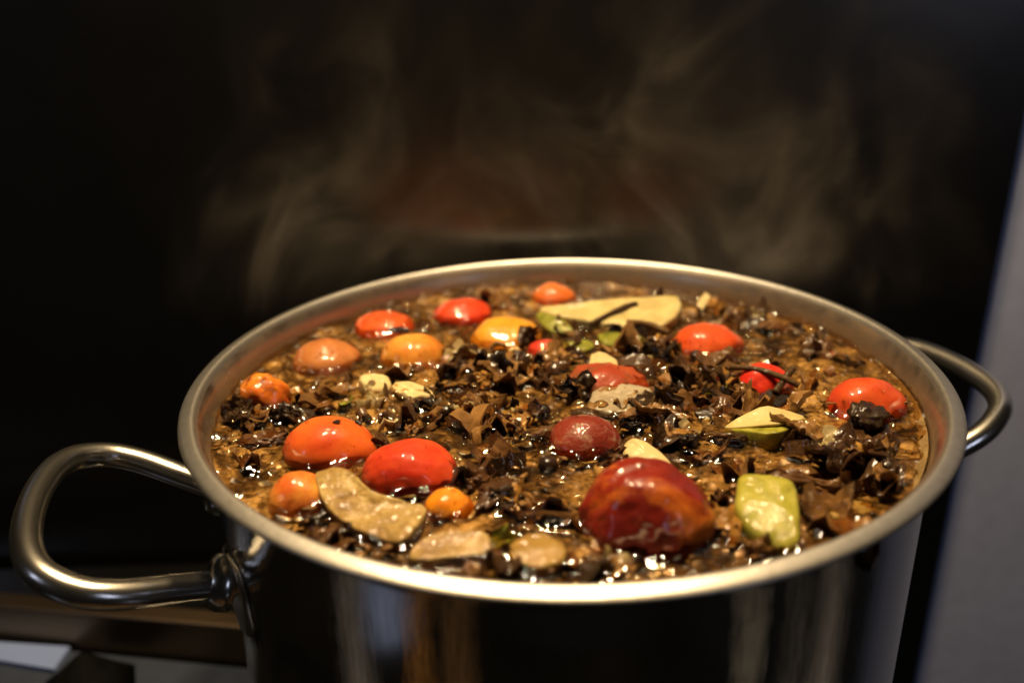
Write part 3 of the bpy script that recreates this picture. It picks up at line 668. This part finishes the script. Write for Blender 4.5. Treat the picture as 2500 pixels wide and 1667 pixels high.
def twig(pts, rad, label):
    pts = [(x * .001, y * .001, ZL + z * .001) for x, y, z in pts]
    P = chaikin(pts, 2)
    o = tube('twig', P, [rad * .001 * (1 + .25 * nz((i * .7, 0, rad), 1, 3)) for i in range(len(P))], M_TWIG, None, 8)
    tag(o, label, 'twig')
twig([(17, 62, 4), (26, 67, 7), (36, 73, 9), (40, 74, 9)], 1.3, 'dark twig leaning on the long pale slice, upper one')
twig([(33, 58, 6), (42, 57, 6), (51, 52, 3)], 1.5, 'dark twig leaning on the long pale slice, lower one')
twig([(66, 2.0, 7.5), (74, -3, 9.5), (84, -11, 8), (88, -13, 6)], 1.2, 'thin twig lying across the scarlet tomato')
twig([(79, -14, 4), (84, -9, 7.5), (88, -5, 9.5)], 1.4, 'short upright stalk at the end of the thin twig')
PEP = [((-8.3, -19.5, 1.6), 3.0, 'round glossy black peppercorn behind the dull dark red tomato'), ((58.4, 27.0, 1.8), 3.0, 'dark peppercorn in front of the bumpy vermilion tomato'),
       ((8.4, 0.0, 5), 2.0, 'brown peppercorn on the sunken tomato'), ((-44.7, -15.8, .8), 2.6, 'black peppercorn behind the red tomato'),
       ((-8.3, -57.0, 1.0), 3.2, 'dark berry in front of the dull dark red tomato'), ((28.1, -16.9, 1.5), 2.2, 'small peppercorn right of the greyish onion layer')]
for (p, r_, lb) in PEP:
    o = blob('peppercorn', '', p[0], p[1], p[2], r_, r_, r_ * .95, M_PEPPER, amp=.10, freq=2.5, seed=int(r_ * 37 + p[0]), sub=3, egg=.0)
    tag(o, lb, 'peppercorn', 'peppercorns')

# ------------------------------------------------------------------ broth, froth, crumbs, bubbles
rs = np.random.RandomState(5)
def vnoise(X, Y, wl):
    """smooth lattice noise, -1..1, wave length in mm"""
    L = rs.uniform(-1, 1, (512, 512)); u = X / wl + 200; v = Y / wl + 200
    i = np.floor(u).astype(int); j = np.floor(v).astype(int); fu = u - i; fv = v - j
    fu = fu ** 3 * (fu * (fu * 6 - 15) + 10); fv = fv ** 3 * (fv * (fv * 6 - 15) + 10)
    g = lambda a, b: L[(i + a) % 512, (j + b) % 512]
    return (g(0, 0) * (1 - fu) + g(1, 0) * fu) * (1 - fv) + (g(0, 1) * (1 - fu) + g(1, 1) * fu) * fv
step = .6; NG = int(2 * 131 / step) + 1
ax = -131 + np.arange(NG) * step
GX, GY = np.meshgrid(ax, ax, indexing='ij')
LOW = 1.0 * vnoise(GX, GY, 24)
BED = LOW + .8 * vnoise(GX, GY, 9) + .6 * vnoise(GX, GY, 4.3) + .22 * vnoise(GX, GY, 2.1) - .5
HT = LOW * .9 + .85 * vnoise(GX, GY, 8.5) + .95 * vnoise(GX, GY, 4.6) + .2 * vnoise(GX, GY, 2.6) + 1.35
MEN = np.zeros_like(HT)
def window(x, y, r):
    i0 = max(0, int((x - r + 131) / step)); i1 = min(NG, int((x + r + 131) / step) + 2)
    j0 = max(0, int((y - r + 131) / step)); j1 = min(NG, int((y + r + 131) / step) + 2)
    return slice(i0, i1), slice(j0, j1)
for t in TOM.values():
    W = window(t[0], t[1], t[3] * 1.6); d = np.hypot((GX[W] - t[0]) / t[3], (GY[W] - t[1]) / t[4]) - .97
    MEN[W] = np.maximum(MEN[W], 1.9 * np.exp(-(np.maximum(d, 0) * t[3] / 1.6) ** 1.2))
for (x, y, r_) in FLOAT:
    W = window(x, y, r_ + 5); d = np.hypot(GX[W] - x, GY[W] - y) - r_ * .8
    MEN[W] = np.maximum(MEN[W], .9 * np.exp(-(np.maximum(d, 0) / 1.3) ** 1.2))
for P in POLY.values():
    Q = closed_chaikin(P, 2)
    for q in Q:
        W = window(q.x, q.y, 5); d = np.hypot(GX[W] - q.x, GY[W] - q.y)
        MEN[W] = np.maximum(MEN[W], 1.2 * np.exp(-(d / 1.6) ** 2))
for _ in range(700):                      # domes of rising bubbles
    a = rs.uniform(0, 6.283); q = math.sqrt(rs.uniform()) * 128; x, y = q * math.cos(a), q * math.sin(a)
    r_ = .9 + 2.4 * rs.uniform() ** 2.5
    W = window(x, y, r_); d2 = (GX[W] - x) ** 2 + (GY[W] - y) ** 2
    MEN[W] = np.maximum(MEN[W], .72 * np.sqrt(np.maximum(r_ * r_ - d2, 0)))
RR = np.hypot(GX, GY)
HT = HT + MEN + np.maximum(0, RR - 125) * .25
def broth_h(x, y):
    return float(HT[min(NG - 1, max(0, int((x + 131) / step + .5))), min(NG - 1, max(0, int((y + 131) / step + .5)))])
idx = -np.ones((NG, NG), int)
ok = RR < 130.9
idx[ok] = np.arange(ok.sum())
q_ = ok[:-1, :-1] & ok[1:, :-1] & ok[1:, 1:] & ok[:-1, 1:]
FS = np.stack([idx[:-1, :-1][q_], idx[1:, :-1][q_], idx[1:, 1:][q_], idx[:-1, 1:][q_]], -1).tolist()
BED = BED + MEN * .35 + np.maximum(0, RR - 125) * .25
bed = mesh_obj('froth', (np.stack([GX[ok], GY[ok], BED[ok]], -1) * .001).tolist(), FS, M_BROTH); bed.location = (0, 0, ZL)
tag(bed, 'thick brown froth and sediment swimming just below the broth surface', 'froth', None, 'stuff')
broth = mesh_obj('broth', (np.stack([GX[ok], GY[ok], HT[ok]], -1) * .001).tolist(), FS, M_FILM); broth.location = (0, 0, ZL)
tag(broth, 'clear brown simmering broth filling the pot', 'broth', None, 'stuff')

# foam crescent along the right wall
vs, fs = [], []; NA = 160; NB = 10
for i in range(NA + 1):
    a = R(-42 + 52 * i / NA); wdt = 2.3 * math.sin(math.pi * (i / NA) ** .55) + .3 + 1.3 * nz((i * .16, 0, 0), 1, 4) + .7 * nz((i * .5, 0, 0), 1, 9)
    for j in range(NB + 1):
        t_ = j / NB; rr = 129.9 - wdt * t_
        zz = 2.9 - 2.1 * t_ * t_ + .45 * nz((i * .4, j * .7, 2), 1, 8) + .3 * nz((i * .9, j * 1.3, 2), 1, 18)
        vs.append((rr * math.cos(a) * .001, rr * math.sin(a) * .001, zz * .001))
for i in range(NA):
    for j in range(NB):
        a = i * (NB + 1) + j; fs.append((a, a + NB + 1, a + NB + 2, a + 1))
foam = mesh_obj('foam', vs, fs, M_FOAM); foam.location = (0, 0, ZL)
tag(foam, 'tan foam crescent clinging to the right inner wall', 'foam', None, 'stuff')

def scatter(name, n, mat, smin, smax, gen, label, cat, seed):
    rg = random.Random(seed); vs, fs = [], []
    bm = bmesh.new(); bmesh.ops.create_icosphere(bm, subdivisions=1 if gen == 'crumb' else 2, radius=1)
    bv = [v.co.copy() for v in bm.verts]; bf = [tuple(v.index for v in f.verts) for f in bm.faces]; bm.free()
    k = 0
    while k < n:
        if gen == 'bubble' and rg.random() < .45: x, y = waterline(rg)
        elif rg.random() < .62:
            c = rg.choice(CL); x, y = rg.gauss(c[0], c[2] * 1.4), rg.gauss(c[1], c[3] * 1.4)
        else:
            a = rg.uniform(0, 6.283); q = math.sqrt(rg.random()) * 129; x, y = q * math.cos(a), q * math.sin(a)
        if math.hypot(x, y) > 128.5 or over_big(x, y, .93 if gen == 'crumb' else .98): continue
        s = smin * (smax / smin) ** rg.random(); off = len(vs)
        z = broth_h(x, y)
        if gen == 'crumb':
            rot = Matrix.Rotation(rg.uniform(0, 6.28), 3, 'Z') @ Matrix.Rotation(rg.gauss(0, .6), 3, 'X')
            sc3 = (s * rg.uniform(.8, 2.0), s * rg.uniform(.5, 1.0), s * rg.uniform(.12, .3))
            for v in bv:
                j = 1 + .7 * (rg.random() - .5)
                vs.append(Vector((x, y, z + .1)) * .001 + (rot @ Vector((v.x * sc3[0], v.y * sc3[1], v.z * sc3[2]))) * .001 * j)
        else:
            for v in bv: vs.append(Vector((x + v.x * s, y + v.y * s, z - s * .1 + v.z * s * .75)) * .001)
        fs += [tuple(off + q for q in f) for f in bf]; k += 1
        if gen == 'bubble' and rg.random() < .6:      # bubbles sit in little strings
            pass
    o = mesh_obj(name, vs, fs, mat); o.location = (0, 0, ZL)
    return tag(o, label, cat, None, 'stuff')
def droplets(n, seed):
    rg = random.Random(seed); vs, fs = [], []
    bm = bmesh.new(); bmesh.ops.create_icosphere(bm, subdivisions=2, radius=1)
    bv = [v.co.copy() for v in bm.verts]; bf = [tuple(v.index for v in f.verts) for f in bm.faces]; bm.free()
    ks = list(TOM.values())
    for _ in range(n):
        t = rg.choice(ks); a = rg.uniform(0, 6.283); e = math.asin(min(1, max(.02, rg.random() ** 1.6)))
        p = Vector((t[0] + t[3] * math.cos(a) * math.cos(e), t[1] + t[4] * math.sin(a) * math.cos(e), t[2] + t[5] * math.sin(e)))
        s = rg.uniform(.22, .62); off = len(vs)
        vs += [(p + v * s) * .001 for v in bv]; fs += [tuple(off + q for q in f) for f in bf]
    o = mesh_obj('droplets', vs, fs, M_BUBBLE); o.location = (0, 0, ZL)
    tag(o, 'fine wet droplets beading on the tomato skins', 'droplets', None, 'stuff')
droplets(420, 5)
rg_ = random.Random(77)
def waterline(rg):
    t = rg.choice(list(TOM.values())); a = rg.uniform(0, 6.283); k = rg.uniform(1.0, 1.28)
    return t[0] + t[3] * k * math.cos(a), t[1] + t[4] * k * math.sin(a)
scatter('herb_crumbs', 300, M_SCRAP, .4, 1.7, 'crumb', 'tiny brown herb crumbs strewn over the broth', 'herb crumbs', 21)
scatter('spice_crumbs', 110, M_OCHRE, .3, 1.2, 'crumb', 'tiny ochre spice crumbs strewn over the broth', 'spice crumbs', 22)
scatter('bubbles', 900, M_BUBBLE, .3, 1.25, 'bubble', 'tiny glassy bubbles on the simmering broth', 'bubbles', 23)

# ------------------------------------------------------------------ steam
def mat_steam():
    mt = bpy.data.materials.new('steam_volume'); mt.use_nodes = True; nt = mt.node_tree; nt.nodes.clear()
    t = NT.__new__(NT); t.m = mt; t.t = nt
    out = t.n('ShaderNodeOutputMaterial'); vol = t.n('ShaderNodeVolumeScatter')
    vol.inputs['Color'].default_value = (1, .84, .67, 1); vol.inputs['Anisotropy'].default_value = .15
    tc = t.n('ShaderNodeTexCoord'); mp = t.n('ShaderNodeMapping'); mp.inputs['Scale'].default_value = (1, 1, .75)
    t.l(tc.outputs['Object'], mp.inputs['Vector'])
    wn = t.n('ShaderNodeTexNoise'); wn.inputs['Scale'].default_value = 7; wn.inputs['Detail'].default_value = 1; t.l(mp.outputs[0], wn.inputs['Vector'])
    va = t.n('ShaderNodeVectorMath', operation='MULTIPLY_ADD'); va.inputs[1].default_value = (.11, .11, .11)
    t.l(wn.outputs['Color'], va.inputs[0]); t.l(mp.outputs[0], va.inputs[2])
    f = t.noise(va.outputs[0], 26, 4, .6, .8)
    mr = t.n('ShaderNodeMapRange'); mr.inputs['From Min'].default_value = .40; mr.inputs['From Max'].default_value = .80
    t.l(f, mr.inputs['Value'])
    pw = t.n('ShaderNodeMath', operation='POWER'); pw.inputs[1].default_value = 2.6; t.l(mr.outputs[0], pw.inputs[0])
    sx = t.n('ShaderNodeSeparateXYZ'); t.l(tc.outputs['Object'], sx.inputs[0])
    def fade(sock, a, b):
        q = t.n('ShaderNodeMapRange', interpolation_type='SMOOTHSTEP'); q.inputs['From Min'].default_value = a; q.inputs['From Max'].default_value = b; t.l(sock, q.inputs['Value']); return q.outputs[0]
    def mul(a, b):
        q = t.n('ShaderNodeMath', operation='MULTIPLY')
        for i, z in enumerate((a, b)):
            if isinstance(z, (int, float)): q.inputs[i].default_value = z
            else: t.l(z, q.inputs[i])
        return q.outputs[0]
    dx = t.n('ShaderNodeMath', operation='MULTIPLY_ADD'); dx.inputs[1].default_value = .16; sw = t.n('ShaderNodeSeparateColor'); t.l(wn.outputs['Color'], sw.inputs[0]); t.l(sw.outputs[0], dx.inputs[0]); t.l(sx.outputs[0], dx.inputs[2])
    xm = t.n('ShaderNodeMapRange'); xm.inputs['From Min'].default_value = -.12; xm.inputs['From Max'].default_value = .30; t.l(dx.outputs[0], xm.inputs['Value'])
    cols = t.ramp(xm.outputs[0], [(.08, (0, 0, 0)), (.19, (.45, .45, .45)), (.26, (.8, .8, .8)), (.36, (.16, .16, .16)), (.50, (.30, .30, .30)), (.62, (.95, .95, .95)), (.74, (1, 1, 1)), (.86, (.25, .25, .25)), (.97, (0, 0, 0))], 'EASE')
    env = mul(cols, mul(fade(sx.outputs[0], -.19, -.15), fade(sx.outputs[0], .21, .17)))
    env = mul(env, mul(fade(sx.outputs[1], .0, .07), fade(sx.outputs[1], .155, .13)))
    env = mul(env, mul(fade(sx.outputs[2], -.004, .02), fade(sx.outputs[2], .16, .01)))
    t.l(mul(mul(env, pw.outputs[0]), 10.5), vol.inputs['Density'])
    t.l(vol.outputs[0], out.inputs['Volume'])
    return mt
st = box('steam', -.19, .21, .0, .157, -.004, .24, mat_steam()); st.location = (0, 0, RIM)
tag(st, 'thin brownish steam rising from the pot', 'steam', None, 'stuff')
